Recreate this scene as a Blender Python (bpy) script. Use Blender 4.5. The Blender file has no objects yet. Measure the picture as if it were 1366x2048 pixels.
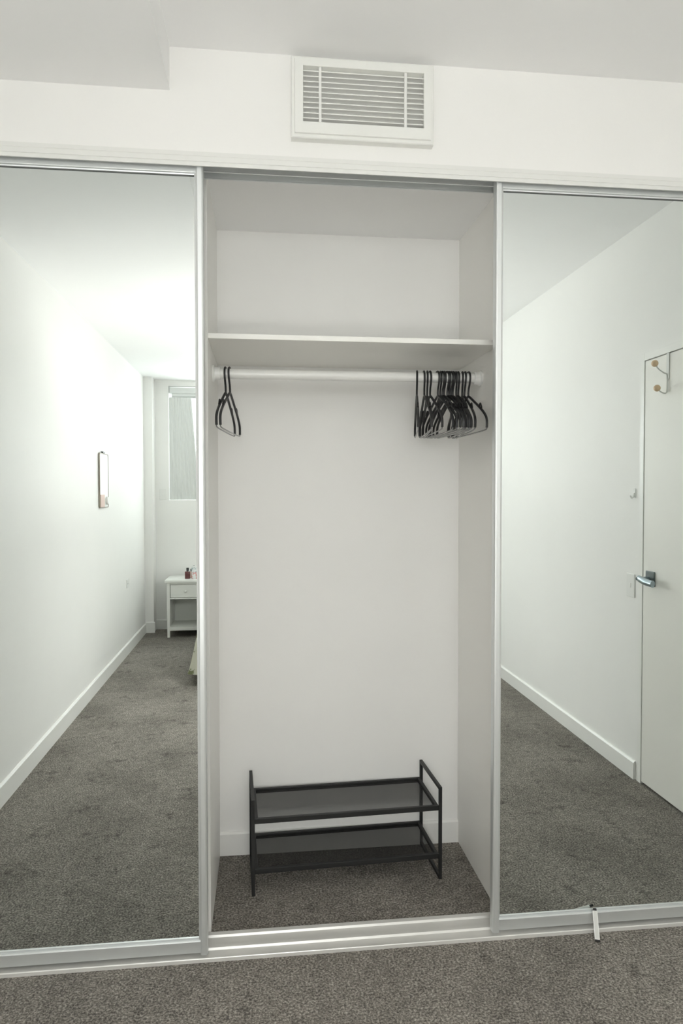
import bpy, bmesh, math, random
from mathutils import Vector, Matrix
random.seed(7)
SC = bpy.context.scene
COL = SC.collection
PI = math.pi

# ------------------------------------------------------------------ camera
F_PX, YAW, PITCH, ROLL = 1389.86, 0.1142, 0.0265, -0.0009
CAM_D, CAM_H = 2.0879, 1.41
cy, sy, cp, sp = math.cos(YAW), math.sin(YAW), math.cos(PITCH), math.sin(PITCH)
fw = Vector((sy*cp, cy*cp, -sp)); rt = Vector((cy, -sy, 0)); up = rt.cross(fw)
cr, sr = math.cos(ROLL), math.sin(ROLL)
r2 = rt*cr + up*sr; u2 = up*cr - rt*sr
cam = bpy.data.cameras.new('camera')
cam.sensor_fit = 'VERTICAL'; cam.sensor_height = 36.0; cam.sensor_width = 24.0
cam.lens = F_PX/2048*36.0
cam.clip_start = 0.05; cam.clip_end = 200
camo = bpy.data.objects.new('camera', cam)
m = Matrix.Identity(4)
for i in range(3):
    m[i][0] = r2[i]; m[i][1] = u2[i]; m[i][2] = -fw[i]
m[0][3], m[1][3], m[2][3] = 0.0, -CAM_D, CAM_H
camo.matrix_world = m
COL.objects.link(camo)
SC.camera = camo

# ------------------------------------------------------------------ sky, window portal, exposure
SKY_STRENGTH = 11.0
FILL_POWER = 46.0  # added fill light behind the camera
FILL_GLOW = 41.0
w = bpy.data.worlds.new('overcast_sky'); SC.world = w; w.use_nodes = True
bg = w.node_tree.nodes['Background']
bg.inputs[0].default_value = (0.975, 0.985, 1.0, 1); bg.inputs[1].default_value = SKY_STRENGTH
SC.view_settings.view_transform = 'Standard'
SC.view_settings.look = 'None'
SC.view_settings.gamma = 1.0
SC.view_settings.exposure = 0.10
SC.view_settings.use_curve_mapping = False
cyc = SC.cycles
cyc.use_denoising = True
cyc.max_bounces = 10; cyc.diffuse_bounces = 6; cyc.glossy_bounces = 4
cyc.transmission_bounces = 4; cyc.transparent_max_bounces = 8
cyc.caustics_reflective = True; cyc.caustics_refractive = True
cyc.sample_clamp_indirect = 6.0

# ------------------------------------------------------------------ dimensions (metres, wardrobe front at y = 0)
XWL, XWR = -1.18, 1.826          # side walls of the bedroom
Y_NIB, Y_BACK = -5.05, -5.23     # window wall
Z_CEIL, Z_SOF, X_SOF = 2.71, 2.585, -0.262
XL, XR, D = -0.1666, 0.7839, 0.6272   # inside of the open wardrobe bay
Z_CLO = 2.4145
WX0, WX1, WZ0, WZ1 = -0.955, 0.70, 1.345, 2.525   # window opening

lp = bpy.data.lights.new('window_portal', 'AREA'); lp.shape = 'RECTANGLE'
lp.size = WX1-WX0; lp.size_y = WZ1-WZ0; lp.cycles.is_portal = True
lpo = bpy.data.objects.new('window_portal', lp); COL.objects.link(lpo)
lpo.location = ((WX0+WX1)/2, Y_BACK-0.16, (WZ0+WZ1)/2); lpo.rotation_euler = (PI/2, 0, 0)

# ------------------------------------------------------------------ materials
def nodes_of(name):
    mt = bpy.data.materials.new(name); mt.use_nodes = True
    nt = mt.node_tree; b = nt.nodes['Principled BSDF']
    return mt, nt, b
def noise_bump(nt, b, scale, strength, dist=0.002, detail=4):
    tc = nt.nodes.new('ShaderNodeTexCoord'); n = nt.nodes.new('ShaderNodeTexNoise')
    n.inputs['Scale'].default_value = scale; n.inputs['Detail'].default_value = detail
    nt.links.new(tc.outputs['Object'], n.inputs['Vector'])
    bp = nt.nodes.new('ShaderNodeBump'); bp.inputs['Strength'].default_value = strength
    bp.inputs['Distance'].default_value = dist
    nt.links.new(n.outputs['Fac'], bp.inputs['Height']); nt.links.new(bp.outputs[0], b.inputs['Normal'])
    return tc, n
def plain(name, col, rough=0.5, metal=0.0, bump=None, var=0.0, spec=0.5, emit=None):
    mt, nt, b = nodes_of(name)
    b.inputs['Base Color'].default_value = (*col, 1); b.inputs['Roughness'].default_value = rough
    b.inputs['Metallic'].default_value = metal; b.inputs['Specular IOR Level'].default_value = spec
    sc, st = bump or (180, 0.05)
    tc, n = noise_bump(nt, b, sc, st)
    if var:
        n2 = nt.nodes.new('ShaderNodeTexNoise'); n2.inputs['Scale'].default_value = 3.0
        nt.links.new(tc.outputs['Object'], n2.inputs['Vector'])
        r = nt.nodes.new('ShaderNodeValToRGB')
        r.color_ramp.elements[0].position = .3; r.color_ramp.elements[1].position = .7
        r.color_ramp.elements[0].color = (*[c*(1-var) for c in col], 1)
        r.color_ramp.elements[1].color = (*[min(1, c*(1+var*.4)) for c in col], 1)
        nt.links.new(n2.outputs['Fac'], r.inputs[0]); nt.links.new(r.outputs[0], b.inputs['Base Color'])
    if emit:
        b.inputs['Emission Color'].default_value = (*emit[0], 1); b.inputs['Emission Strength'].default_value = emit[1]
    return mt
M = {}
M['wall'] = plain('warm_white_wall_paint', (0.895, 0.887, 0.868), .6, bump=(120, .06), var=.012, spec=.3)
M['ceil'] = plain('white_ceiling_paint', (0.91, 0.908, 0.905), .7, bump=(120, .05), var=.01, spec=.2)
M['trim'] = plain('white_gloss_trim_paint', (0.88, 0.875, 0.85), .35, bump=(60, .02))
M['melamine'] = plain('white_melamine', (0.89, 0.88, 0.85), .4, bump=(200, .02))
M['shelf'] = plain('white_melamine_shelf', (0.88, 0.87, 0.83), .4, bump=(200, .02))
M['alu'] = plain('satin_silver_aluminium', (0.78, 0.80, 0.80), .42, .72, bump=(300, .02))
M['fascia'] = plain('white_powder_coated_fascia', (0.80, 0.80, 0.775), .4, bump=(300, .02))
M['track'] = plain('satin_track_aluminium', (0.72, 0.71, 0.68), .35, .25, bump=(300, .02))
M['doorleaf'] = plain('cream_white_door_paint', (0.87, 0.855, 0.81), .45, bump=(80, .03))
M['white_plastic'] = plain('white_plastic', (0.84, 0.84, 0.82), .35)
M['rail'] = plain('white_enamel_tube', (0.84, 0.835, 0.81), .3)
M['gap_shade'] = plain('dark_gap_shade', (0.16, 0.165, 0.16), .7)  # shade of a recess gap, put into a dark colour
M['dark_gap'] = plain('dark_recess', (0.10, 0.10, 0.09), .9)
M['black_plastic'] = plain('black_hanger_plastic', (0.012, 0.012, 0.013), .38, bump=(400, .03))
M['grey_bar'] = plain('satin_hanger_bar', (0.20, 0.20, 0.195), .22, bump=(400, .03))
M['black_metal'] = plain('black_powder_coated_steel', (0.012, 0.012, 0.012), .5, bump=(500, .05))
M['nickel'] = plain('satin_nickel', (0.42, 0.50, 0.54), .28, .9, bump=(300, .02))
M['dark_metal'] = plain('dark_grey_metal', (0.13, 0.15, 0.15), .4, .6)
M['chrome_wire'] = plain('white_coated_wire', (0.66, 0.66, 0.63), .35, .2)
M['beech'] = plain('pale_beech_wood', (0.78, 0.58, 0.38), .5, bump=(60, .1), var=.12)
M['ns_white'] = plain('white_lacquered_wood', (0.78, 0.785, 0.75), .4, bump=(90, .03))
M['vent'] = plain('white_vent_plastic', (0.84, 0.84, 0.81), .4)
M['vent_back'] = plain('pale_grey_vent_duct', (0.78, 0.78, 0.76), .7)
M['pvc_black'] = plain('black_end_cap', (0.02, 0.018, 0.018), .5)
M['pink'] = plain('pale_pink_card', (0.70, 0.52, 0.46), .6)
M['brown_edge'] = plain('taupe_frame_edge', (0.30, 0.26, 0.21), .5)
M['amber_glass'] = plain('dusky_plum_glass', (0.13, 0.045, 0.045), .12)
M['cap_black'] = plain('black_bottle_cap', (0.015, 0.017, 0.017), .3)
M['bedbase'] = plain('grey_bed_fabric', (0.20, 0.20, 0.19), .9, bump=(400, .3))
M['mattress'] = plain('white_mattress_ticking', (0.78, 0.78, 0.76), .8, bump=(200, .2))
M['pillow'] = plain('white_cotton', (0.80, 0.80, 0.78), .85, bump=(60, .2))
M['winframe'] = plain('white_window_frame', (0.74, 0.755, 0.74), .4)
M['brass'] = plain('brushed_stand_metal', (0.62, 0.60, 0.56), .35, .8)
M['fill_opal'] = plain('glowing_fill_glass', (0.85, 0.83, 0.78), .4, emit=((1, .99, .965), FILL_GLOW))  # glowing bowl of the added fill light
M['fill_bulb'] = plain('fill_bulb_glass', (0.9, 0.88, 0.8), .3, emit=((1, .94, .84), 6.0))

def carpet():
    mt, nt, b = nodes_of('grey_cut_pile_carpet')
    L = nt.links.new
    tc = nt.nodes.new('ShaderNodeTexCoord')
    def noise(s, d=3, r=.6):
        n = nt.nodes.new('ShaderNodeTexNoise'); n.inputs['Scale'].default_value = s
        n.inputs['Detail'].default_value = d; n.inputs['Roughness'].default_value = r
        L(tc.outputs['Object'], n.inputs['Vector']); return n
    fine = noise(150, 3, .75); mid = noise(28, 4, .65); big = noise(2.6, 4, .6)
    r = nt.nodes.new('ShaderNodeValToRGB')
    e = r.color_ramp.elements
    e[0].position = .345; e[0].color = (0.082, 0.076, 0.068, 1)
    e[1].position = .665; e[1].color = (0.52, 0.48, 0.425, 1)
    e2 = e.new(.5); e2.color = (0.235, 0.217, 0.193, 1)
    L(fine.outputs['Fac'], r.inputs[0])
    def mult(src, n, lo, hi, p0, p1):
        rr = nt.nodes.new('ShaderNodeMapRange'); rr.inputs[1].default_value = p0; rr.inputs[2].default_value = p1
        rr.inputs[3].default_value = lo; rr.inputs[4].default_value = hi
        L(n.outputs['Fac'], rr.inputs[0])
        mx = nt.nodes.new('ShaderNodeMix'); mx.data_type = 'RGBA'; mx.blend_type = 'MULTIPLY'
        mx.inputs[0].default_value = 1
        L(src, mx.inputs[6]); L(rr.outputs[0], mx.inputs[7]); return mx.outputs[2]
    c = mult(r.outputs[0], mid, .80, 1.12, .35, .65)
    c = mult(c, big, .80, 1.06, .36, .6)
    st = noise(7.0, 5, .7)
    c = mult(c, st, .62, 1.0, .30, .42)
    L(c, b.inputs['Base Color'])
    b.inputs['Roughness'].default_value = 1.0; b.inputs['Specular IOR Level'].default_value = .05
    bp = nt.nodes.new('ShaderNodeBump'); bp.inputs['Strength'].default_value = .7; bp.inputs['Distance'].default_value = .006
    L(fine.outputs['Fac'], bp.inputs['Height']); L(bp.outputs[0], b.inputs['Normal'])
    return mt
M['carpet'] = carpet()

def mirror_mat():
    mt, nt, b = nodes_of('silvered_mirror_glass')
    b.inputs['Metallic'].default_value = 1.0; b.inputs['Roughness'].default_value = 0.0
    tc = nt.nodes.new('ShaderNodeTexCoord'); n = nt.nodes.new('ShaderNodeTexNoise'); n.inputs['Scale'].default_value = 1.2
    nt.links.new(tc.outputs['Object'], n.inputs['Vector'])
    r = nt.nodes.new('ShaderNodeValToRGB')
    r.color_ramp.elements[0].color = (0.755, 0.795, 0.785, 1); r.color_ramp.elements[1].color = (0.765, 0.805, 0.795, 1)
    nt.links.new(n.outputs['Fac'], r.inputs[0]); nt.links.new(r.outputs[0], b.inputs['Base Color'])
    return mt
M['mirror'] = mirror_mat()

def mesh_mat():
    mt, nt, b = nodes_of('black_woven_mesh_fabric')
    b.inputs['Base Color'].default_value = (0.02, 0.02, 0.02, 1); b.inputs['Roughness'].default_value = .7
    tc = nt.nodes.new('ShaderNodeTexCoord')
    n = nt.nodes.new('ShaderNodeTexNoise'); n.inputs['Scale'].default_value = 900
    nt.links.new(tc.outputs['Object'], n.inputs['Vector'])
    mr = nt.nodes.new('ShaderNodeMapRange'); mr.inputs[1].default_value = .3; mr.inputs[2].default_value = .7
    mr.inputs[3].default_value = .41; mr.inputs[4].default_value = .47
    nt.links.new(n.outputs['Fac'], mr.inputs[0]); nt.links.new(mr.outputs[0], b.inputs['Alpha'])
    return mt
M['mesh'] = mesh_mat()

def sheer_mat():
    mt, nt, b = nodes_of('grey_sheer_curtain_cloth')
    b.inputs['Base Color'].default_value = (0.72, 0.735, 0.715, 1); b.inputs['Roughness'].default_value = .9
    noise_bump(nt, b, 500, .15)
    return mt
M['sheer'] = sheer_mat()

def glass_mat():
    mt, nt, b = nodes_of('clear_window_glass')
    out = nt.nodes['Material Output']
    tr = nt.nodes.new('ShaderNodeBsdfTransparent'); tr.inputs[0].default_value = (.95, .97, .96, 1)
    gl = nt.nodes.new('ShaderNodeBsdfGlossy'); gl.inputs['Roughness'].default_value = .02
    mx = nt.nodes.new('ShaderNodeMixShader'); mx.inputs[0].default_value = .06
    nt.links.new(tr.outputs[0], mx.inputs[1]); nt.links.new(gl.outputs[0], mx.inputs[2])
    nt.links.new(mx.outputs[0], out.inputs[0])
    return mt
M['glass'] = glass_mat()

def quilt_mat():
    mt, nt, b = nodes_of('leaf_print_cotton')
    L = nt.links.new
    tc = nt.nodes.new('ShaderNodeTexCoord')
    v = nt.nodes.new('ShaderNodeTexVoronoi'); v.inputs['Scale'].default_value = 13; v.inputs['Randomness'].default_value = .8
    L(tc.outputs['Object'], v.inputs['Vector'])
    n = nt.nodes.new('ShaderNodeTexNoise'); n.inputs['Scale'].default_value = 22; n.inputs['Distortion'].default_value = 1.5
    L(tc.outputs['Object'], n.inputs['Vector'])
    ad = nt.nodes.new('ShaderNodeMath'); ad.operation = 'ADD'
    L(v.outputs['Distance'], ad.inputs[0]); L(n.outputs['Fac'], ad.inputs[1])
    r = nt.nodes.new('ShaderNodeValToRGB'); e = r.color_ramp.elements
    e[0].position = .78; e[0].color = (0.24, 0.26, 0.14, 1); e[1].position = .90; e[1].color = (0.72, 0.71, 0.60, 1)
    L(ad.outputs[0], r.inputs[0]); L(r.outputs[0], b.inputs['Base Color'])
    b.inputs['Roughness'].default_value = .9
    return mt
M['quilt'] = quilt_mat()

def can_mat():
    mt, nt, b = nodes_of('white_can_with_pink_and_grey_print')
    L = nt.links.new
    tc = nt.nodes.new('ShaderNodeTexCoord'); sx = nt.nodes.new('ShaderNodeSeparateXYZ')
    L(tc.outputs['Object'], sx.inputs[0])
    n = nt.nodes.new('ShaderNodeTexNoise'); n.inputs['Scale'].default_value = 38; n.inputs['Distortion'].default_value = 1.2
    L(tc.outputs['Object'], n.inputs['Vector'])
    r = nt.nodes.new('ShaderNodeValToRGB'); e = r.color_ramp.elements; r.color_ramp.interpolation = 'CONSTANT'
    e[0].position = 0; e[0].color = (0.62, 0.13, 0.13, 1)
    e[1].position = .47; e[1].color = (0.80, 0.80, 0.79, 1)
    r2_ = nt.nodes.new('ShaderNodeValToRGB'); f = r2_.color_ramp.elements; r2_.color_ramp.interpolation = 'CONSTANT'
    f[0].position = 0; f[0].color = (0.30, 0.37, 0.38, 1); f[1].position = .43; f[1].color = (0.80, 0.82, 0.83, 1)
    L(n.outputs['Fac'], r.inputs[0]); L(n.outputs['Fac'], r2_.inputs[0])
    gt = nt.nodes.new('ShaderNodeMath'); gt.operation = 'GREATER_THAN'; gt.inputs[1].default_value = .066
    L(sx.outputs['Z'], gt.inputs[0])
    mx = nt.nodes.new('ShaderNodeMix'); mx.data_type = 'RGBA'
    L(gt.outputs[0], mx.inputs[0]); L(r.outputs[0], mx.inputs[6]); L(r2_.outputs[0], mx.inputs[7])
    L(mx.outputs[2], b.inputs['Base Color']); b.inputs['Roughness'].default_value = .35
    return mt
M['can'] = can_mat()

# ------------------------------------------------------------------ mesh helpers
def box(bm, x0, x1, y0, y1, z0, z1, bevel=0.0, seg=2):
    vs = [bm.verts.new((x, y, z)) for x in (x0, x1) for y in (y0, y1) for z in (z0, z1)]
    f = [(0, 1, 3, 2), (4, 6, 7, 5), (0, 4, 5, 1), (2, 3, 7, 6), (0, 2, 6, 4), (1, 5, 7, 3)]
    fs = [bm.faces.new([vs[i] for i in q]) for q in f]
    if bevel:
        es = list({e for q in fs for e in q.edges})
        bmesh.ops.bevel(bm, geom=es, offset=bevel, segments=seg, profile=.5, affect='EDGES')
    return vs
def B(x0, x1, y0, y1, z0, z1, bevel=0.0, seg=2):
    bm = bmesh.new(); box(bm, x0, x1, y0, y1, z0, z1, bevel, seg); return bm
def catmull(pts, n=6, closed=False):
    pts = [Vector(p) for p in pts]; out = []
    N = len(pts); rng = N if closed else N-1
    for i in range(rng):
        g = lambda k: pts[k % N] if closed else pts[max(0, min(N-1, k))]
        p0, p1, p2, p3 = g(i-1), g(i), g(i+1), g(i+2)
        for k in range(n):
            t = k/n
            out.append(.5*((2*p1)+(-p0+p2)*t+(2*p0-5*p1+4*p2-p3)*t*t+(-p0+3*p1-3*p2+p3)*t**3))
    if not closed: out.append(pts[-1])
    return out
def tube(bm, pts, r, seg=10, closed=False, cap=True, rr=None):
    pts = [Vector(p) for p in pts]; N = len(pts); rings = []
    prev = None
    for i, p in enumerate(pts):
        a = pts[(i-1) % N] if (closed or i > 0) else p
        c = pts[(i+1) % N] if (closed or i < N-1) else p
        t = (c-a).normalized()
        if prev is None:
            ref = Vector((0, 0, 1)) if abs(t.z) < .9 else Vector((1, 0, 0))
            n = (ref - t*ref.dot(t)).normalized()
        else:
            n = (prev - t*prev.dot(t)).normalized()
        prev = n; bnm = t.cross(n)
        rad = rr[i] if rr else r
        rings.append([bm.verts.new(p + (n*math.cos(2*PI*k/seg)+bnm*math.sin(2*PI*k/seg))*rad) for k in range(seg)])
    for i in range(N if closed else N-1):
        A, C = rings[i], rings[(i+1) % N]
        for k in range(seg):
            bm.faces.new((A[k], A[(k+1) % seg], C[(k+1) % seg], C[k]))
    if cap and not closed:
        bm.faces.new(rings[0][::-1]); bm.faces.new(rings[-1])
def T(pts, r, seg=10, closed=False):
    bm = bmesh.new(); tube(bm, pts, r, seg, closed); return bm
def lathe(bm, prof, seg=28, axis='Z', at=(0, 0, 0)):
    rings = []
    for (r, h) in prof:
        ring = []
        for k in range(seg):
            a = 2*PI*k/seg; c, s = r*math.cos(a), r*math.sin(a)
            v = {'Z': (c, s, h), 'X': (h, c, s), 'Y': (c, h, s)}[axis]
            ring.append(bm.verts.new(Vector(at)+Vector(v)))
        rings.append(ring)
    for A, C in zip(rings, rings[1:]):
        for k in range(seg): bm.faces.new((A[k], A[(k+1) % seg], C[(k+1) % seg], C[k]))
    bm.faces.new(rings[0][::-1]); bm.faces.new(rings[-1])
def LT(prof, seg=28, axis='Z', at=(0, 0, 0)):
    bm = bmesh.new(); lathe(bm, prof, seg, axis, at); return bm
def prism_x(bm, prof, x0, x1):
    """extrude a closed (y,z) outline along x"""
    A = [bm.verts.new((x0, y, z)) for y, z in prof]; C = [bm.verts.new((x1, y, z)) for y, z in prof]
    n = len(prof)
    for k in range(n): bm.faces.new((A[k], A[(k+1) % n], C[(k+1) % n], C[k]))
    bm.faces.new(A[::-1]); bm.faces.new(C)
def rounded_rect(w, h, r, n=5):
    o = []
    for cx, cz, a0 in ((w/2-r, h/2-r, 0), (-w/2+r, h/2-r, PI/2), (-w/2+r, -h/2+r, PI), (w/2-r, -h/2+r, 1.5*PI)):
        for k in range(n+1):
            a = a0+PI/2*k/n; o.append((cx+r*math.cos(a), cz+r*math.sin(a)))
    return o
def obj(name, bm, mat, parent=None, local=False, smooth=False):
    bmesh.ops.recalc_face_normals(bm, faces=bm.faces[:])
    me = bpy.data.meshes.new(name)
    if parent is not None and not local:
        off = Vector((0, 0, 0)); p = parent
        while p is not None:
            off += p.location; p = p.parent
        bmesh.ops.translate(bm, verts=bm.verts[:], vec=-off)
    bm.to_mesh(me); bm.free()
    me.materials.append(M[mat] if isinstance(mat, str) else mat)
    if smooth:
        me.shade_smooth()
        me.set_sharp_from_angle(angle=math.radians(40))
    o = bpy.data.objects.new(name, me); COL.objects.link(o)
    if parent is not None: o.parent = parent
    return o
def tag(o, label=None, cat=None, group=None, kind=None):
    if label: o['label'] = label
    if cat: o['category'] = cat
    if group: o['group'] = group
    if kind: o['kind'] = kind
    return o
def thing(name, label, cat, loc=(0, 0, 0), rz=0.0, group=None):
    o = bpy.data.objects.new(name, None); COL.objects.link(o)
    o.empty_display_size = .1
    o.location = loc; o.rotation_euler = (0, 0, rz)
    return tag(o, label, cat, group)
def struct(name, bm, mat, label, cat, smooth=False):
    return tag(obj(name, bm, mat, None, smooth=smooth), label, cat, kind='structure')

# ------------------------------------------------------------------ the room
struct('floor', B(XWL-.1, XWR+.1, Y_BACK-.15, D+.1, -.06, 0), 'carpet', 'grey cut pile carpet over the whole bedroom and wardrobe floor', 'floor')
struct('ceiling', B(XWL-.1, XWR+.1, Y_BACK-.15, .12, Z_CEIL, Z_CEIL+.1), 'ceil', 'flat white plaster ceiling above the air vent', 'ceiling')
struct('ceiling_soffit', B(XWL, X_SOF, Y_BACK, .012, Z_SOF, Z_CEIL), 'ceil', 'lower white ceiling drop at the top left corner', 'ceiling')
struct('wall_front', B(XWL-.1, XWR+.1, .012, .12, 2.40, Z_CEIL), 'wall', 'white wall strip between the wardrobe track and the ceiling', 'wall')
struct('wall_left', B(XWL-.1, XWL, Y_BACK-.15, D+.1, 0, Z_CEIL), 'wall', 'long white side wall reflected in the left mirror door', 'wall')
# right wall with the doorway cut out
DY0, DY1, DZ = -1.004, -0.184, 2.04
bm = bmesh.new()
box(bm, XWR, XWR+.1, Y_BACK-.15, DY0-.038, 0, Z_CEIL)
box(bm, XWR, XWR+.1, DY1+.038, D+.1, 0, Z_CEIL)
box(bm, XWR, XWR+.1, DY0-.038, DY1+.038, DZ+.038, Z_CEIL)
struct('wall_right', bm, 'wall', 'white side wall with the door, reflected in the right mirror door', 'wall')
bm = bmesh.new()
box(bm, XWL-.1, WX0, Y_BACK-.15, Y_BACK, 0, Z_CEIL)
box(bm, WX1, XWR+.1, Y_BACK-.15, Y_BACK, 0, Z_CEIL)
box(bm, WX0, WX1, Y_BACK-.15, Y_BACK, 0, WZ0)
box(bm, WX0, WX1, Y_BACK-.15, Y_BACK, WZ1, Z_CEIL)
struct('wall_back', bm, 'wall', 'white window wall behind the bedside table', 'wall')
struct('wall_nib', B(XWL, -1.094, Y_BACK, Y_NIB, 0, Z_SOF), 'wall', 'narrow white wall nib in the far reflected corner', 'wall')
struct('wall_closet', B(XWL-.1, XWR+.1, D, D+.1, 0, Z_CLO+.02), 'wall', 'plain white back wall inside the open wardrobe', 'wall')
struct('ceiling_closet', B(XWL-.1, XWR+.1, .118, D+.1, Z_CLO, Z_CLO+.06), 'ceil', 'white ceiling inside the open wardrobe', 'ceiling')

# skirting boards: a bevelled profile
def skirt_y(name, x, side, y0, y1, h, label):
    """skirting along y; side = +1 when it stands proud towards +x"""
    t = .013*side; bm = bmesh.new()
    prof = [(x, 0), (x+t, 0), (x+t, h-.008), (x+t*.45, h), (x, h)]
    A = [bm.verts.new((a, y0, b)) for a, b in prof]; C = [bm.verts.new((a, y1, b)) for a, b in prof]
    for k in range(5): bm.faces.new((A[k], A[(k+1) % 5], C[(k+1) % 5], C[k]))
    bm.faces.new(A); bm.faces.new(C)
    return struct(name, bm, 'trim', label, 'skirting board')
skirt_y('baseboard_left', XWL, 1, Y_NIB, 0.0, .10, 'white skirting board along the left reflected wall')
skirt_y('baseboard_right', XWR, -1, Y_BACK, DY0-.052, .09, 'white skirting board on the right reflected wall ending at the door')
def skirt_x(name, x0, x1, y, h, label, side=-1):
    bm = bmesh.new(); t = .012*side
    prism_x(bm, [(y, 0), (y+t, 0), (y+t, h-.007), (y+t*.45, h), (y, h)], x0, x1)
    return struct(name, bm, 'trim', label, 'skirting board')
skirt_x('baseboard_closet', XL, XR, D, .09, 'white skirting board at the back of the open wardrobe')
skirt_x('baseboard_back', -1.094, XWR, Y_BACK, .10, 'white skirting board under the window wall', side=1)
skirt_x('baseboard_nib', XWL+.013, -1.082, Y_NIB, .11, 'short white skirting block on the wall nib', side=1)

# ------------------------------------------------------------------ the sliding door tracks
bm = bmesh.new()
zt, zf = 2.366, 2.409
prism_x(bm, [(.012, zf), (.001, zf-.001), (.001, zf-.013), (.004, zf-.014), (.004, zf-.0165), (0, zf-.0175),
             (0, zf-.029), (.003, zf-.030), (.003, zf-.032), (-.002, zf-.033), (-.002, zt), (.002, zt), (.002, zf-.012), (.012, zf-.012)], XWL, XWR)
hd = struct('trim_1', bm, 'fascia', 'ribbed white sliding door head track across the wardrobe top', 'door track')
hd2 = obj('track_channel', B(XWL, XWR, .002, .1185, 2.397, 2.401), 'alu', hd)
for yy in (.041, .0885):
    bm = bmesh.new(); prism_x(bm, [(yy-.001, 2.398), (yy-.001, 2.372), (yy-.003, 2.3685), (yy+.003, 2.3685), (yy+.001, 2.372), (yy+.001, 2.398)], XWL, XWR)
    obj('track_fin', bm, 'alu', hd)
bm = bmesh.new()
prism_x(bm, [(-.001, 0), (-.001, .0105), (.0002, .0125), (.0026, .0125), (.0036, .007), (.043, .007), (.046, .0135), (.060, .0135), (.063, .007),
             (.104, .007), (.107, .0135), (.124, .0135), (.126, .009), (.126, 0)], XWL+.014, XWR-.014)
struct('trim_2', bm, 'track', 'aluminium sliding door floor track on the carpet edge', 'door track')

# ------------------------------------------------------------------ sliding mirror doors
def sliding_door(x0, x1, label):
    y0, y1, z0, z1 = .0085, .036, .0165, 2.379
    t = thing('sliding_mirror_door', label, 'mirror door', ((x0+x1)/2, .02, z0))
    sw = .027
    def stile(a, inner):
        bm = bmesh.new()
        # outline seen from above, a rounded front with a thin return lip towards the glass
        s = 1 if inner > 0 else -1
        e = a
        pr = [(e, y1), (e, y0+.006), (e+s*.002, y0+.002), (e+s*.006, y0), (e+s*.017, y0), (e+s*.0205, y0+.002), (e+s*.0215, y0+.006),
              (e+s*.0215, y0+.012), (e+s*sw, y0+.014), (e+s*sw, y1-.008), (e+s*.018, y1-.006), (e+s*.018, y1)]
        A = [bm.verts.new((p[0], p[1], z0)) for p in pr]; C = [bm.verts.new((p[0], p[1], z1)) for p in pr]
        n = len(pr)
        for k in range(n): bm.faces.new((A[k], A[(k+1) % n], C[(k+1) % n], C[k]))
        bm.faces.new(A); bm.faces.new(C)
        return obj('stile', bm, 'alu', t)
    stile(x0, 1); stile(x1, -1)
    xa, xb = x0+.0215, x1-.0215
    bm = bmesh.new()
    prism_x(bm, [(y0+.010, z0+.002), (y0+.0095, z0+.036), (y0+.0105, z0+.039), (y0+.0135, z0+.040), (y0+.0140, z0+.038), (y0+.0175, z0+.038), (y0+.018, z0+.044), (y0+.0225, z0+.044), (y1-.006, z0+.044), (y1-.006, z0+.002)], xa, xb)
    obj('bottom_rail', bm, 'alu', t)
    bm = bmesh.new()
    prism_x(bm, [(y0+.010, z1), (y0+.010, z1-.022), (y0+.011, z1-.024), (y0+.017, z1-.0245), (y0+.018, z1-.028), (y1-.006, z1-.028), (y1-.006, z1)], xa, xb)
    obj('top_rail', bm, 'alu', t)
    obj('gap_shade_strip', B(xa+.002, xb-.002, .0262, .0296, z1-.0305, z1-.0282), 'gap_shade', t)  # dark strip standing in for the shadowed gap below the top rail
    obj('mirror_pane', B(x0+.02, x1-.02, .030, .034, z0+.03, z1-.015), 'mirror', t)
    return t
sliding_door(XWL+.016, -.1675, 'mirrored sliding door left of the open wardrobe bay')
sliding_door(.7215, XWR-.016, 'mirrored sliding door right of the open wardrobe bay')

# ------------------------------------------------------------------ wardrobe carcass
for nm, a_, b_ in (('left', XL-.018, XL), ('right', XR, XR+.018)):
    tag(obj('wardrobe_side_panel', B(a_, b_, .132, D, 0, Z_CLO, .001), 'melamine'), 'white melamine %s side panel inside the open wardrobe bay' % nm, 'wardrobe panel')
sh = thing('wardrobe_shelf', 'white shelf spanning the wardrobe above the hanging rail', 'shelf', ((XL+XR)/2, .39, 1.901))
obj('shelf_board', B(XL, XR, .154, D, 1.901, 1.9175, .0012), 'shelf', sh)
ZR, YR, RR = 1.8235, .35, .0175
hr = thing('hanging_rail', 'white clothes rail below the wardrobe shelf', 'clothes rail', ((XL+XR)/2, YR, ZR))
obj('rail_tube', LT([(RR, XL+.004), (RR, XR-.004)], 32, 'X', (0, YR, ZR)), 'rail', hr, smooth=True)
for x, s in ((XL, 1), (XR, -1)):
    obj('rail_socket', LT([(.0285, x), (.0285, x+s*.005), (.0225, x+s*.008), (.0215, x+s*.026), (RR+.0004, x+s*.027)], 32, 'X', (0, YR, ZR)), 'white_plastic', hr, smooth=True)

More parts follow.
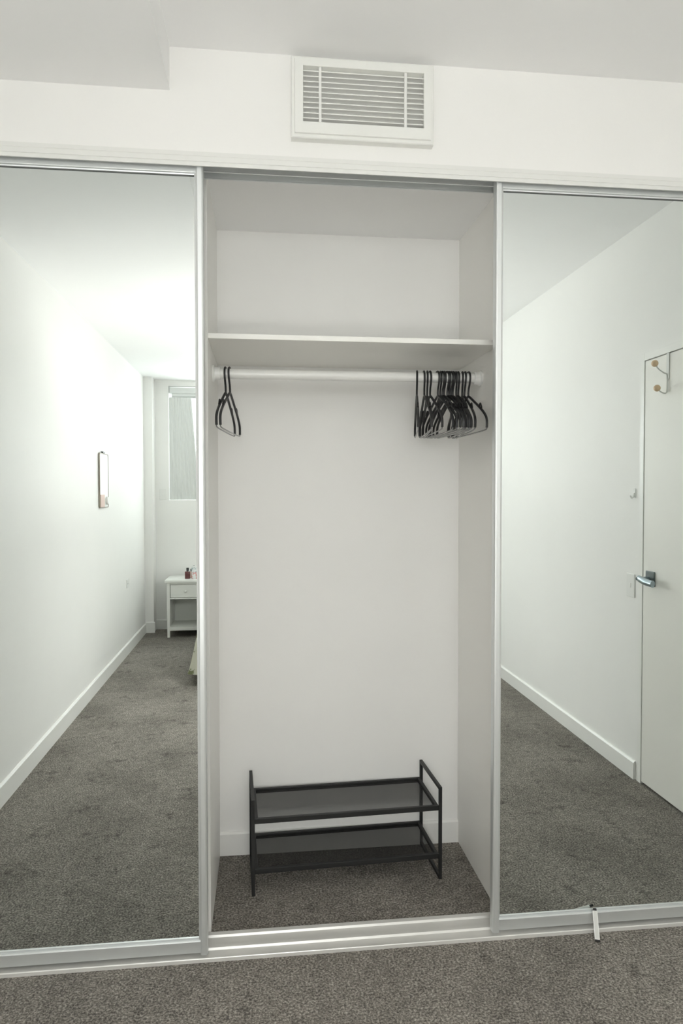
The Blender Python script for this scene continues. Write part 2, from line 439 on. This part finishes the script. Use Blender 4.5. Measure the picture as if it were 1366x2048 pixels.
# ------------------------------------------------------------------ hangers
def make_hanger():
    t = thing('clothes_hanger', 'tmp', 'clothes hanger', (0, 0, 0))
    R0 = RR+.0040
    pts = []
    for k in range(15):
        a = math.radians(-35 + k*(215+10)/14)
        pts.append((0, R0*math.cos(a), R0*math.sin(a)))
    pts += [(0, -.0185, -.013), (0, -.012, -.026), (0, -.004, -.040), (0, 0, -.054), (0, 0, -.070)]
    rr = [.0036]*len(pts); rr[0] = .0042
    bm = bmesh.new(); tube(bm, pts, .003, 8, rr=rr)
    obj('hook', bm, 'black_plastic', t, local=True, smooth=True)
    Z0 = -.066
    def arm(s):
        return [(0, 0, Z0), (0, s*.020, Z0-.006), (0, s*.060, Z0-.024), (0, s*.115, Z0-.050), (0, s*.155, Z0-.071), (0, s*.180, Z0-.088),
                (0, s*.190, Z0-.102), (0, s*.192, Z0-.118), (0, s*.190, Z0-.128)]
    bm = bmesh.new()
    full = arm(-1)[::-1]+arm(1)[1:]
    tube(bm, catmull(full, 4), .0043, 8)
    obj('shoulder_arms', bm, 'black_plastic', t, local=True, smooth=True)
    for s in (-1, 1):          # small strap notch on each shoulder
        obj('strap_notch', T(catmull([(0, s*.118, Z0-.053), (0, s*.1215, Z0-.041), (0, s*.129, Z0-.041), (0, s*.140, Z0-.056)], 3), .0028, 6), 'black_plastic', t, local=True)
    bar = catmull([(0, -.190, Z0-.128), (0, -.182, Z0-.134), (0, -.12, Z0-.136), (0, 0, Z0-.1365), (0, .12, Z0-.136), (0, .182, Z0-.134), (0, .190, Z0-.128)], 4)
    obj('trouser_bar', T(bar, .0023, 8), 'grey_bar', t, local=True, smooth=True)
    return t
def dup(root):
    r = root.copy(); COL.objects.link(r)
    for ch in list(root.children):
        c = ch.copy(); COL.objects.link(c); c.parent = r
    return r
ORD = ['first', 'second', 'third', 'fourth', 'fifth', 'sixth', 'seventh', 'eighth', 'ninth', 'tenth', 'eleventh', 'twelfth', 'thirteenth', 'fourteenth', 'fifteenth', 'sixteenth', 'seventeenth']
# x of the hook, turn about the hook (degrees, + swings the near end to the right)
HANG = [(-.1225, 6.5, 'left'), (-.1085, 2.0, 'left'),
        (.5504, -11), (.5759, -7), (.5877, -9), (.5977, -2), (.6250, 4), (.6355, -2), (.6425, 5), (.6495, 1), (.6595, 7), (.6670, -1), (.6745, 5),
        (.6820, 2), (.6925, -7), (.7005, -4), (.7160, -10), (.7255, -5), (.7385, 2)]
HANG[0] = (-.1225, -6.5, 'left'); HANG[1] = (-.1085, -7.5, 'left')
proto = make_hanger()
k = 0
for i, hspec in enumerate(HANG):
    o = proto if i == 0 else dup(proto)
    o.location = (hspec[0], YR, ZR); o.rotation_euler = (0, 0, math.radians(hspec[1]))
    # a slight sideways lean lets neighbouring hangers rest against each other
    o.rotation_euler[1] = math.radians(random.uniform(-1.5, 1.5))
    if i == 0: lab = 'black hanger nearest the wardrobe\'s left panel, one of a pair'
    elif i == 1: lab = 'black hanger of the left pair, farther from the left panel'
    else:
        if i == 2: lab = 'lone black hanger at the left edge of the right-hand bunch'
        elif i == len(HANG)-1: lab = 'black hanger nearest the rail\'s right end, last of the bunch'
        else: lab = '%s black hanger from the left in the bunch at the rail\'s right end' % ORD[k]
        k += 1
    tag(o, lab, 'clothes hanger', 'pair of hangers at the left of the rail' if i < 2 else 'hangers bunched at the right of the rail')

# ------------------------------------------------------------------ shoe rack
ang = math.atan2(.3569-.3265, .6376+.0384)
rk = thing('shoe_rack', 'two tier black metal shoe rack with mesh shelves on wardrobe carpet', 'shoe rack', (-.0400, .3270, 0), ang)
LEN, DEP, HT, PW = .690, .2685, .3405, .0115
for xx in (0, LEN-PW):
    bm = bmesh.new(); box(bm, xx, xx+PW, 0, PW, 0, HT, .0012); obj('front_post', bm, 'black_metal', rk, local=True)
    bm = bmesh.new(); box(bm, xx, xx+PW, DEP-PW, DEP, 0, HT, .0012); obj('back_post', bm, 'black_metal', rk, local=True)
    bm = bmesh.new(); box(bm, xx, xx+PW, PW, DEP-PW, HT-PW, HT, .0012); obj('top_rail', bm, 'black_metal', rk, local=True)
    bm = bmesh.new(); box(bm, xx, xx+PW, PW, DEP-PW, 0, PW, .0012); obj('foot_rail', bm, 'black_metal', rk, local=True)
for zz in (.272, .0945):
    for a, b in ((.003, .003+.0125), (DEP-.0155, DEP-.003)):
        bm = bmesh.new(); box(bm, PW, LEN-PW, a, b, zz-.018, zz, .0012); obj('shelf_rail', bm, 'black_metal', rk, local=True)
    for a, b in ((PW, PW+.012), (LEN-PW-.012, LEN-PW)):
        bm = bmesh.new(); box(bm, a, b, .0155, DEP-.0155, zz-.015, zz, .0012); obj('shelf_side_bar', bm, 'black_metal', rk, local=True)
    bm = bmesh.new(); box(bm, PW+.012, LEN-PW-.012, .0155, DEP-.0155, zz-.0075, zz-.0065); obj('mesh_shelf', bm, 'mesh', rk, local=True)
    for xx, s in ((PW, -1), (LEN-PW, 1)):
        for yy in (.009, DEP-.009):
            bm = bmesh.new(); lathe(bm, [(.0032, xx-s*.0005), (.0028, xx-s*.0018)], 10, 'X', (0, yy, zz-.009)); obj('screw', bm, 'dark_metal', rk, local=True)

# ------------------------------------------------------------------ air vent
vx0, vx1, vz0, vz1 = .0906, .5178, 2.4575, 2.694
ox0, ox1, oz0, oz1 = .1253, .4866, 2.5035, 2.6645
vt = thing('air_vent_grille', 'white rectangular louvred air vent above the wardrobe', 'air vent', ((vx0+vx1)/2, .012, vz0))
bm = bmesh.new()
Y0, Y1, Y2 = .012, -.012, -.020
def ring(x0, x1, z0, z1, y): return [bm.verts.new(p) for p in ((x0, y, z0), (x1, y, z0), (x1, y, z1), (x0, y, z1))]
rs = [ring(vx0, vx1, vz0, vz1, Y0), ring(vx0, vx1, vz0, vz1, Y1), ring(vx0+.0025, vx1-.0025, vz0+.0025, vz1-.0025, Y1-.0025),
      ring(vx0+.009, vx1-.009, vz0+.011, vz1-.009, Y1-.0025), ring(vx0+.0105, vx1-.0105, vz0+.0125, vz1-.0105, Y2),
      ring(ox0-.001, ox1+.001, oz0-.001, oz1+.001, Y2), ring(ox0, ox1, oz0, oz1, Y2+.001), ring(ox0, ox1, oz0, oz1, Y0)]
for a, b in zip(rs, rs[1:]):
    for q in range(4): bm.faces.new((a[q], a[(q+1) % 4], b[(q+1) % 4], b[q]))
obj('vent_frame', bm, 'vent', vt)
obj('duct_back', B(ox0, ox1, .009, .0118, oz0, oz1), 'vent_back', vt)
for i in range(10):
    zc = oz1-.0118-.0152*i
    bm = bmesh.new(); box(bm, ox0, ox1, -.0135, .0075, -.0015, .0015, .0005, 1)
    bmesh.ops.rotate(bm, verts=bm.verts[:], cent=(0, -.0135, 0), matrix=Matrix.Rotation(math.radians(33), 3, 'X'))
    bmesh.ops.translate(bm, verts=bm.verts[:], vec=(0, 0, zc))
    obj('slat', bm, 'vent', vt)
for xx in (.1755, .4315):
    obj('support_bar', B(xx-.004, xx+.004, -.0165, -.0125, oz0, oz1, .001), 'vent', vt)

# ------------------------------------------------------------------ loose white bar by the floor track
a = Vector((1.0395, -.052, .0065)); b = Vector((1.0665, .0215, .0655)); dv = (b-a).normalized()
st = thing('loose_trim_bar', 'short white bar with dark ends leaning on the right mirror door', 'bar', tuple(a))
side = dv.cross(Vector((0, 0, 1))).normalized(); nrm = side.cross(dv).normalized()
def bar(name, p, q, hw, hh, mat):
    bm = bmesh.new(); vs = box(bm, -hw, hw, 0, 1, -hh, hh)
    for v in bm.verts:
        c = v.co.copy(); v.co = p + (q-p)*c.y + side*c.x + nrm*c.z
    bmesh.ops.bevel(bm, geom=bm.edges[:], offset=.0008, segments=1, affect='EDGES')
    return obj(name, bm, mat, st)
bar('bar_body', a+dv*.004, b-dv*.008, .0075, .0034, 'white_plastic')
bar('bar_core', a+dv*.006, b-dv*.009, .0056, .0038, 'chrome_wire')
bar('end_cap', a, a+dv*.004, .0080, .0044, 'pvc_black')
bar('end_cap', b-dv*.008, b, .0052, .0036, 'pvc_black')

# ------------------------------------------------------------------ the bedroom door (seen in the right mirror)
dr = struct('door_1', B(XWR-.001, XWR+.039, DY0, DY1, .012, DZ, .0015), 'doorleaf', 'flush cream white bedroom door seen in the right mirror', 'door')
fr = bmesh.new()
box(fr, XWR-.004, XWR+.095, DY0-.038, DY0-.004, 0, DZ+.038, .001)
box(fr, XWR-.004, XWR+.095, DY1+.004, DY1+.038, 0, DZ+.038, .001)
box(fr, XWR-.004, XWR+.095, DY0-.004, DY1+.004, DZ+.004, DZ+.038, .001)
struct('trim_3', fr, 'trim', 'slim white door frame around the bedroom door', 'door frame')
struct('wall_hall', B(XWR+.094, XWR+.1, DY0-.004, DY1+.004, 0, DZ+.004), 'dark_gap', 'dark hall behind the closed bedroom door', 'wall')
# lever handle
hy, hz = -.945, 1.006
lv = obj('door_handle', B(XWR-.009, XWR-.001, hy-.027, hy+.045, hz-.034, hz+.036, .003), 'dark_metal', dr); tag(lv, 'brushed nickel lever handle')
bm = bmesh.new(); tube(bm, [(XWR-.006, hy, hz), (XWR-.055, hy, hz)], .010, 14); obj('lever_neck', bm, 'nickel', lv, smooth=True)
bm = bmesh.new()
pp = catmull([(XWR-.050, hy-.012, hz), (XWR-.055, hy+.01, hz-.001), (XWR-.056, hy+.05, hz-.006), (XWR-.050, hy+.105, hz-.010)], 5)
tube(bm, pp, .012, 14, rr=[.0125]*6+[.013]*(len(pp)-6))
for v in bm.verts: v.co.z = hz+(v.co.z-hz)*1.25
obj('lever', bm, 'nickel', lv, smooth=True)
bm = bmesh.new(); lathe(bm, [(.0072, XWR-.066), (.0072, XWR-.058)], 16, 'X', (0, hy-.006, hz)); obj('privacy_button', bm, 'dark_metal', lv)

# over-door hook with wooden knobs
ohy = -.815
oh = thing('over_door_hook', 'double over-door hook with pale wooden knobs on the bedroom door', 'hook', (XWR-.003, ohy, 1.86))
bm = bmesh.new()
box(bm, XWR-.0045, XWR-.0015, ohy-.011, ohy+.011, 1.925, DZ+.003, .0006, 1)
box(bm, XWR-.0045, XWR+.02, ohy-.011, ohy+.011, DZ+.0003, DZ+.0025, .0004, 1)
obj('strap', bm, 'chrome_wire', oh)
up_ = catmull([(XWR-.006, ohy, 1.865), (XWR-.006, ohy, 1.90), (XWR-.007, ohy-.002, 1.945), (XWR-.020, ohy-.006, 1.955), (XWR-.040, ohy-.014, 1.973), (XWR-.052, ohy-.018, 1.992)], 5)
obj('upper_arm', T(up_, .0030, 8), 'chrome_wire', oh, smooth=True)
lo_ = catmull([(XWR-.006, ohy, 1.93), (XWR-.007, ohy, 1.875), (XWR-.013, ohy-.001, 1.862), (XWR-.028, ohy-.006, 1.866), (XWR-.042, ohy-.012, 1.880)], 5)
obj('lower_arm', T(lo_, .0030, 8), 'chrome_wire', oh, smooth=True)
for c in ((XWR-.055, ohy-.019, 1.998), (XWR-.046, ohy-.014, 1.886)):
    bm = bmesh.new(); bmesh.ops.create_uvsphere(bm, u_segments=16, v_segments=10, radius=.0155, matrix=Matrix.Translation(c)); obj('wooden_knob', bm, 'beech', oh, smooth=True)

# small adhesive hook beside the door
wh = thing('adhesive_wall_hook', 'small white adhesive hook on the wall beside the door', 'hook', (XWR, -1.088, 1.382))
bm = bmesh.new(); o_ = rounded_rect(.020, .046, .008)
A = [bm.verts.new((XWR-.0005, -1.088+p, 1.412+q)) for p, q in o_]; C = [bm.verts.new((XWR-.005, -1.088+p, 1.412+q)) for p, q in o_]
n = len(o_)
for q in range(n): bm.faces.new((A[q], A[(q+1) % n], C[(q+1) % n], C[q]))
bm.faces.new(A); bm.faces.new(C)
obj('hook_plate', bm, 'white_plastic', wh)
obj('hook_arm', T(catmull([(XWR-.004, -1.088, 1.412), (XWR-.008, -1.088, 1.394), (XWR-.018, -1.088, 1.388), (XWR-.024, -1.088, 1.400)], 5), .0042, 8), 'white_plastic', wh, smooth=True)

# wall plates
def plate(name, label, cat, x, y, z, w, h, axis, s, button=True, slots=False):
    """axis 'x': on a wall facing +-x; axis 'y': on a wall facing +y"""
    t = thing(name, label, cat, (x, y, z))
    def B2(u0, u1, v0, v1, d0, d1, bev):
        if axis == 'x': return B(min(x+s*d0, x+s*d1), max(x+s*d0, x+s*d1), y+u0, y+u1, z+v0, z+v1, bev)
        return B(x+u0, x+u1, min(y+s*d0, y+s*d1), max(y+s*d0, y+s*d1), z+v0, z+v1, bev)
    obj('cover_plate', B2(-w/2, w/2, -h/2, h/2, 0.0, .006, .002), 'white_plastic', t)
    if button:
        obj('rocker', B2(-.006, .006, -.011, .011, .005, .0085, .001), 'trim', t)
    if slots:
        for u in (-.018, .018):
            obj('socket_hole', B2(u-.002, u+.002, -.008, .004, .0055, .0065, 0), 'dark_gap', t)
            obj('rocker', B2(u-.006, u+.006, .014, .024, .005, .0085, .001), 'trim', t)
    return t
plate('light_switch', 'white light switch plate left of the door handle', 'light switch', XWR, -1.113, .953, .074, .116, 'x', -1)
plate('wall_socket', 'white power socket low on the left reflected wall', 'power socket', XWL, -4.14, .62, .115, .074, 'x', 1, False, True)
plate('light_switch', 'white switch plate beside the window\'s lower corner', 'light switch', -1.018, Y_BACK, 1.405, .075, .115, 'y', 1)

# ------------------------------------------------------------------ board hung on the left wall
bx, by, bz, bw, bh = XWL, -3.215, 1.508, .285, .405
bd = thing('hanging_wall_board', 'slim pale hanging board with taupe edge on left reflected wall', 'wall board', (bx, by, bz))
o_ = rounded_rect(bw, bh, .022); o2 = rounded_rect(bw-.014, bh-.014, .018)
bm = bmesh.new(); A = [bm.verts.new((bx+.003, by+p, bz+q)) for p, q in o_]; C = [bm.verts.new((bx+.013, by+p, bz+q)) for p, q in o_]
E2 = [bm.verts.new((bx+.013, by+p, bz+q)) for p, q in o2]; E3 = [bm.verts.new((bx+.010, by+p, bz+q)) for p, q in o2]
n = len(o_)
for q in range(n):
    for u, v in ((A, C), (C, E2), (E2, E3)): bm.faces.new((u[q], u[(q+1) % n], v[(q+1) % n], v[q]))
bm.faces.new(A)
obj('board_frame', bm, 'brown_edge', bd)
bm = bmesh.new(); A = [bm.verts.new((bx+.004, by+p, bz+q)) for p, q in o2]; C = [bm.verts.new((bx+.0105, by+p, bz+q)) for p, q in o2]
for q in range(n): bm.faces.new((A[q], A[(q+1) % n], C[(q+1) % n], C[q]))
bm.faces.new(A); bm.faces.new(C)
obj('board_panel', bm, 'ns_white', bd)
obj('pink_card', B(bx+.010, bx+.016, by+.005, by+.130, bz-.195, bz-.105, .001), 'pink', bd)
obj('hanging_clip', B(bx+.002, bx+.018, by-.01, by+.05, bz+bh/2-.001, bz+bh/2+.012, .002), 'cap_black', bd)
obj('white_puck', LT([(.030, bx+.010), (.030, bx+.022), (.024, bx+.027)], 24, 'X', (0, by-.075, bz-.150)), 'white_plastic', bd, smooth=True)

# ------------------------------------------------------------------ window, blind and curtain
wf = bmesh.new(); yw = Y_BACK-.10
fwid = .05
box(wf, WX0, WX1, yw-.04, yw, WZ0, WZ0+fwid, .002); box(wf, WX0, WX1, yw-.04, yw, WZ1-fwid, WZ1, .002)
box(wf, WX0, WX0+fwid, yw-.04, yw, WZ0+fwid, WZ1-fwid, .002); box(wf, WX1-fwid, WX1, yw-.04, yw, WZ0+fwid, WZ1-fwid, .002)
wn = struct('window_1', wf, 'winframe', 'bright bedroom window reflected beside the left mirror door\'s edge', 'window')
xm = (WX0+WX1)/2
obj('mullion', B(xm-.03, xm+.03, yw-.038, yw-.002, WZ0+fwid, WZ1-fwid, .002), 'winframe', wn)
for a_, b_ in ((WX0+fwid, xm-.03), (xm+.03, WX1-fwid)):
    obj('pane', B(a_, b_, yw-.024, yw-.018, WZ0+fwid, WZ1-fwid), 'glass', wn)
rb = thing('roller_blind', 'rolled up pale blind cassette along the window top', 'window blind', (xm, Y_BACK-.05, WZ1-.09))
obj('cassette', B(WX0+.006, WX1-.006, Y_BACK-.075, Y_BACK-.012, WZ1-.075, WZ1-.012, .006), 'winframe', rb)
obj('roll', LT([(.024, WX0+.03), (.024, WX1-.03)], 20, 'X', (0, Y_BACK-.045, WZ1-.088)), 'winframe', rb, smooth=True)
# curtain: gathered panel, right edge swept to the side towards the top
cu = thing('sheer_curtain', 'grey-green curtain gathered at the left side of the window', 'curtain', (WX0+.15, Y_BACK-.03, WZ0+.03))
bm = bmesh.new(); NU, NV = 72, 26; grid = []
for j in range(NV+1):
    v = j/NV; z = (WZ0+.003)+(WZ1-.118-WZ0-.003)*v
    width = .305 - .075*v**1.1
    row = []
    for i in range(NU+1):
        u = i/NU; x = WX0+.0015+width*u
        amp = .0035+.0025*(1-v)
        y = Y_BACK-.014+amp*math.sin(2*PI*u*7.5+.6*math.sin(3*v))+.002*math.sin(2*PI*u*3+2*v)
        row.append(bm.verts.new((x, y, z)))
    grid.append(row)
for j in range(NV):
    for i in range(NU): bm.faces.new((grid[j][i], grid[j][i+1], grid[j+1][i+1], grid[j+1][i]))
back = [[bm.verts.new(v.co+Vector((0, -.003, 0))) for v in row] for row in grid]
for j in range(NV):
    for i in range(NU): bm.faces.new((back[j][i], back[j+1][i], back[j+1][i+1], back[j][i+1]))
rim = [(0, i) for i in range(NU)]+[(j, NU) for j in range(NV)]+[(NV, NU-i) for i in range(NU)]+[(NV-j, 0) for j in range(NV)]
for q in range(len(rim)):
    (a1, b1), (a2, b2) = rim[q], rim[(q+1) % len(rim)]
    bm.faces.new((grid[a1][b1], back[a1][b1], back[a2][b2], grid[a2][b2]))
obj('curtain_cloth', bm, 'sheer', cu, smooth=True)
obj('curtain_header', B(WX0+.012, WX0+.30, Y_BACK-.042, Y_BACK-.020, WZ1-.122, WZ1-.112, .002), 'sheer', cu)

# ------------------------------------------------------------------ bedside table and what stands on it
nx0, nx1, ny0, ny1, nzt = -.928, -.560, -5.165, -4.765, .566
nt_ = thing('bedside_table', 'small white bedside table with one drawer, seen in left mirror', 'bedside table', ((nx0+nx1)/2, (ny0+ny1)/2, 0))
lg = .034
for xx in (nx0, nx1-lg):
    for yy in (ny0, ny1-lg):
        bm = bmesh.new(); vs = box(bm, xx, xx+lg, yy, yy+lg, 0, nzt-.024)
        for v in vs:
            if v.co.z < .001: v.co.x = xx+lg/2+(v.co.x-xx-lg/2)*.72; v.co.y = yy+lg/2+(v.co.y-yy-lg/2)*.72
        bmesh.ops.bevel(bm, geom=bm.edges[:], offset=.0015, segments=1, affect='EDGES')
        obj('leg', bm, 'ns_white', nt_)
obj('table_top', B(nx0-.018, nx1+.018, ny0-.008, ny1+.018, nzt-.026, nzt, .004), 'ns_white', nt_)
obj('upper_rail', B(nx0+lg, nx1-lg, ny1-.030, ny1-.006, nzt-.046, nzt-.026, .001), 'ns_white', nt_)
obj('lower_rail', B(nx0+lg, nx1-lg, ny1-.030, ny1-.006, .378, .392, .001), 'ns_white', nt_)
dw = obj('drawer', B(nx0+lg+.003, nx1-lg-.003, ny1-.026, ny1-.004, .396, nzt-.049, .002), 'ns_white', nt_)
obj('knob', LT([(.006, ny1-.004), (.006, ny1+.008), (.012, ny1+.012), (.013, ny1+.018), (.009, ny1+.023)], 20, 'Y', ((nx0+nx1)/2, 0, .4565)), 'ns_white', dw, smooth=True)
obj('drawer_box', B(nx0+lg+.01, nx1-lg-.01, ny0+lg, ny1-.03, .384, nzt-.05, .001), 'ns_white', nt_)
obj('side_board', B(nx0+.008, nx0+.024, ny0+lg, ny1-lg, .075, nzt-.026, .001), 'ns_white', nt_)
obj('side_board', B(nx1-.024, nx1-.008, ny0+lg, ny1-lg, .075, nzt-.026, .001), 'ns_white', nt_)
obj('back_board', B(nx0+lg, nx1-lg, ny0+.008, ny0+.018, .075, nzt-.026, .001), 'ns_white', nt_)
obj('bottom_shelf', B(nx0+.026, nx1-.026, ny0+.020, ny1-.006, .068, .100, .002), 'ns_white', nt_)
# perfume bottle
px_, py_ = -.736, -4.865
pb = thing('perfume_bottle', 'small dark plum perfume bottle with black cap on bedside table', 'bottle', (px_, py_, nzt))
bm = bmesh.new(); box(bm, px_-.0245, px_+.0245, py_-.015, py_+.015, nzt, nzt+.072, .005, 3); obj('glass_body', bm, 'amber_glass', pb, smooth=True)
obj('neck', LT([(.008, nzt+.071), (.008, nzt+.080)], 16, 'Z', (px_, py_, 0)), 'dark_metal', pb)
obj('cap', LT([(.0125, nzt+.079), (.0130, nzt+.104), (.0110, nzt+.109)], 24, 'Z', (px_+.002, py_, 0)), 'cap_black', pb, smooth=True)
# printed can
cx_, cy_ = -.669, -4.845
cn = thing('printed_can', 'white can printed in pink and grey beside the perfume bottle', 'can', (cx_, cy_, nzt))
obj('can_body', LT([(.021, nzt), (.0245, nzt+.004), (.0245, nzt+.108), (.022, nzt+.116)], 32, 'Z', (cx_, cy_, 0)), 'can', cn, smooth=True)
obj('can_lid', LT([(.0215, nzt+.116), (.0215, nzt+.126), (.019, nzt+.130)], 28, 'Z', (cx_, cy_, 0)), 'white_plastic', cn, smooth=True)
obj('pull_ring', LT([(.010, nzt+.1298), (.010, nzt+.1335)], 16, 'Z', (cx_, cy_, 0)), 'dark_metal', cn)
# small second flask between the two
fx_, fy_ = -.705, -4.925
fl = thing('cosmetic_flask', 'little pink flask with grey cap half hidden behind perfume bottle', 'bottle', (fx_, fy_, nzt))
obj('flask_body', LT([(.013, nzt), (.016, nzt+.004), (.016, nzt+.058), (.008, nzt+.068)], 20, 'Z', (fx_, fy_, 0)), 'pink', fl, smooth=True)
obj('cap', LT([(.009, nzt+.068), (.009, nzt+.092)], 16, 'Z', (fx_, fy_, 0)), 'dark_metal', fl, smooth=True)

# ------------------------------------------------------------------ bed (only the hanging quilt edge shows in the left mirror)
bx0, bx1, by0, by1 = -.455, 1.06, -5.16, -3.06
bed = thing('bed', 'bed with leaf-print quilt hanging to the carpet by the bedside table', 'bed', ((bx0+bx1)/2, (by0+by1)/2, 0))
obj('bed_base', B(bx0+.02, bx1-.02, by0, by1-.03, .06, .30, .02), 'bedbase', bed)
for xx in (bx0+.08, bx1-.14):
    for yy in (by0+.08, by1-.16): obj('leg', B(xx, xx+.06, yy, yy+.06, 0, .07, .004), 'dark_metal', bed)
obj('mattress', B(bx0+.01, bx1-.01, by0, by1-.02, .30, .50, .05, 4), 'mattress', bed, smooth=True)
bm = bmesh.new()
# quilt: a closed loop around the bed, from the top to a flared wavy hem
loop = []
def edge(p, q, nrm, n):
    for i in range(n):
        t_ = i/n; loop.append((Vector(p).lerp(Vector(q), t_), Vector(nrm)))
edge((bx0, by0+.45), (bx0, by1), (-1, 0), 60); edge((bx0, by1), (bx1, by1), (0, 1), 56); edge((bx1, by1), (bx1, by0+.45), (1, 0), 60)
loop.append((Vector((bx1, by0+.45)), Vector((1, 0))))
rows = []
for lv_ in range(9):
    f_ = lv_/8; row = []
    for i, (p, nn) in enumerate(loop):
        d0 = min(1, abs(i-60)/10); d1 = min(1, abs(i-116)/10)
        n2 = Vector((nn.x, nn.y))
        if d0 < 1: n2 = (Vector((-1, 0))*(1 if i <= 60 else d0) + Vector((0, 1))*(1 if i > 60 else 1-d0*1.0)).normalized()
        if d1 < 1: n2 = (Vector((0, 1))*(1 if i <= 116 else 1-d1) + Vector((1, 0))*(1 if i > 116 else 1-d1)).normalized()
        wav = math.sin(i*.55)*.018+math.sin(i*.23+1)*.014
        out = .006+f_**1.3*(.085+wav)
        zz = .525-(.525-.085)*f_ - (0 if f_ < .9 else .012*math.sin(i*.4))
        if lv_ == 0: out = -.03; zz = .535
        row.append(bm.verts.new((p.x+n2.x*out, p.y+n2.y*out, zz)))
    rows.append(row)
for A, C in zip(rows, rows[1:]):
    for i in range(len(loop)-1): bm.faces.new((A[i], A[i+1], C[i+1], C[i]))
NQ = 24
tl, tr = rows[0][0], rows[0][-1]
left = rows[0][:61]; right = rows[0][116:][::-1]
front = rows[0][60:117]
# top sheet: strips between left and right edges
gridp = [[None]*(57) for _ in range(61)]
for j in range(61):
    l = left[j].co; r_ = right[j].co if j < len(right) else right[-1].co
    for i in range(57):
        if j == 60: gridp[j][i] = front[i]
        elif i == 0: gridp[j][i] = left[j]
        elif i == 56: gridp[j][i] = right[j]
        else:
            u = i/56; gridp[j][i] = bm.verts.new((l.x+(r_.x-l.x)*u, l.y, .545+.012*math.sin(i*.5+j*.13)*math.sin(j*.31)))
for j in range(60):
    for i in range(56):
        try: bm.faces.new((gridp[j][i], gridp[j][i+1], gridp[j+1][i+1], gridp[j+1][i]))
        except ValueError: pass
bmesh.ops.solidify(bm, geom=bm.faces[:], thickness=.006)
obj('quilt', bm, 'quilt', bed, smooth=True)
for xx in (bx0+.12, bx0+.80):
    bm = bmesh.new(); bmesh.ops.create_uvsphere(bm, u_segments=24, v_segments=14, radius=1)
    for v in bm.verts:
        c = v.co; e = .45
        sx = math.copysign(abs(c.x)**e, c.x); sy_ = math.copysign(abs(c.y)**e, c.y)
        v.co = Vector((xx+.30+sx*.30*min(1, 1.05-abs(c.z)*.12), by0+.23+sy_*.20*(1.05-abs(c.z)*.12), .575+c.z*.072))
    pl = obj('pillow', bm, 'pillow', None, smooth=True)
    tag(pl, 'white pillow at the bed head, %s the bedside table' % ('nearest' if xx < 0 else 'farther from'), 'pillow', 'bed pillows')

# ------------------------------------------------------------------ added fill light on a floor stand, unseen behind the camera
lx, ly, lz = .06, -2.34, 1.15
fl_ = thing('added_fill_uplighter', 'added unseen fill light on a stand, aimed at the bedroom ceiling', 'fill light', (lx, ly, 0))
obj('fill_base', LT([(.130, 0), (.130, .012), (.118, .020), (.020, .026)], 40, 'Z', (lx, ly, 0)), 'brass', fl_, smooth=True)
obj('pole', T([(lx, ly, .022), (lx, ly, lz-.163)], .011, 14), 'brass', fl_, smooth=True)
prof = [(.012, lz-.170)]
for q in range(1, 13):
    a_ = q/12*PI/2; prof.append((.165*math.sin(a_), lz-.170+.170*(1-math.cos(a_))))
inner = [(max(r_-.004, .006), z_+.004) for r_, z_ in prof][::-1]
bm = bmesh.new(); lathe(bm, prof+inner, 40, 'Z', (lx, ly, 0))
obj('fill_bowl', bm, 'fill_opal', fl_, smooth=True)
bm = bmesh.new(); bmesh.ops.create_uvsphere(bm, u_segments=16, v_segments=10, radius=.022, matrix=Matrix.Translation((lx+.05, ly, lz-.125)))
obj('fill_bulb', bm, 'fill_bulb', fl_, smooth=True)
ld = bpy.data.lights.new('added_fill_light', 'POINT'); ld.energy = FILL_POWER; ld.color = (1.0, .99, .965); ld.shadow_soft_size = .035
lo = bpy.data.objects.new('added_fill_light', ld); COL.objects.link(lo); lo.location = (lx, ly, lz-.128)
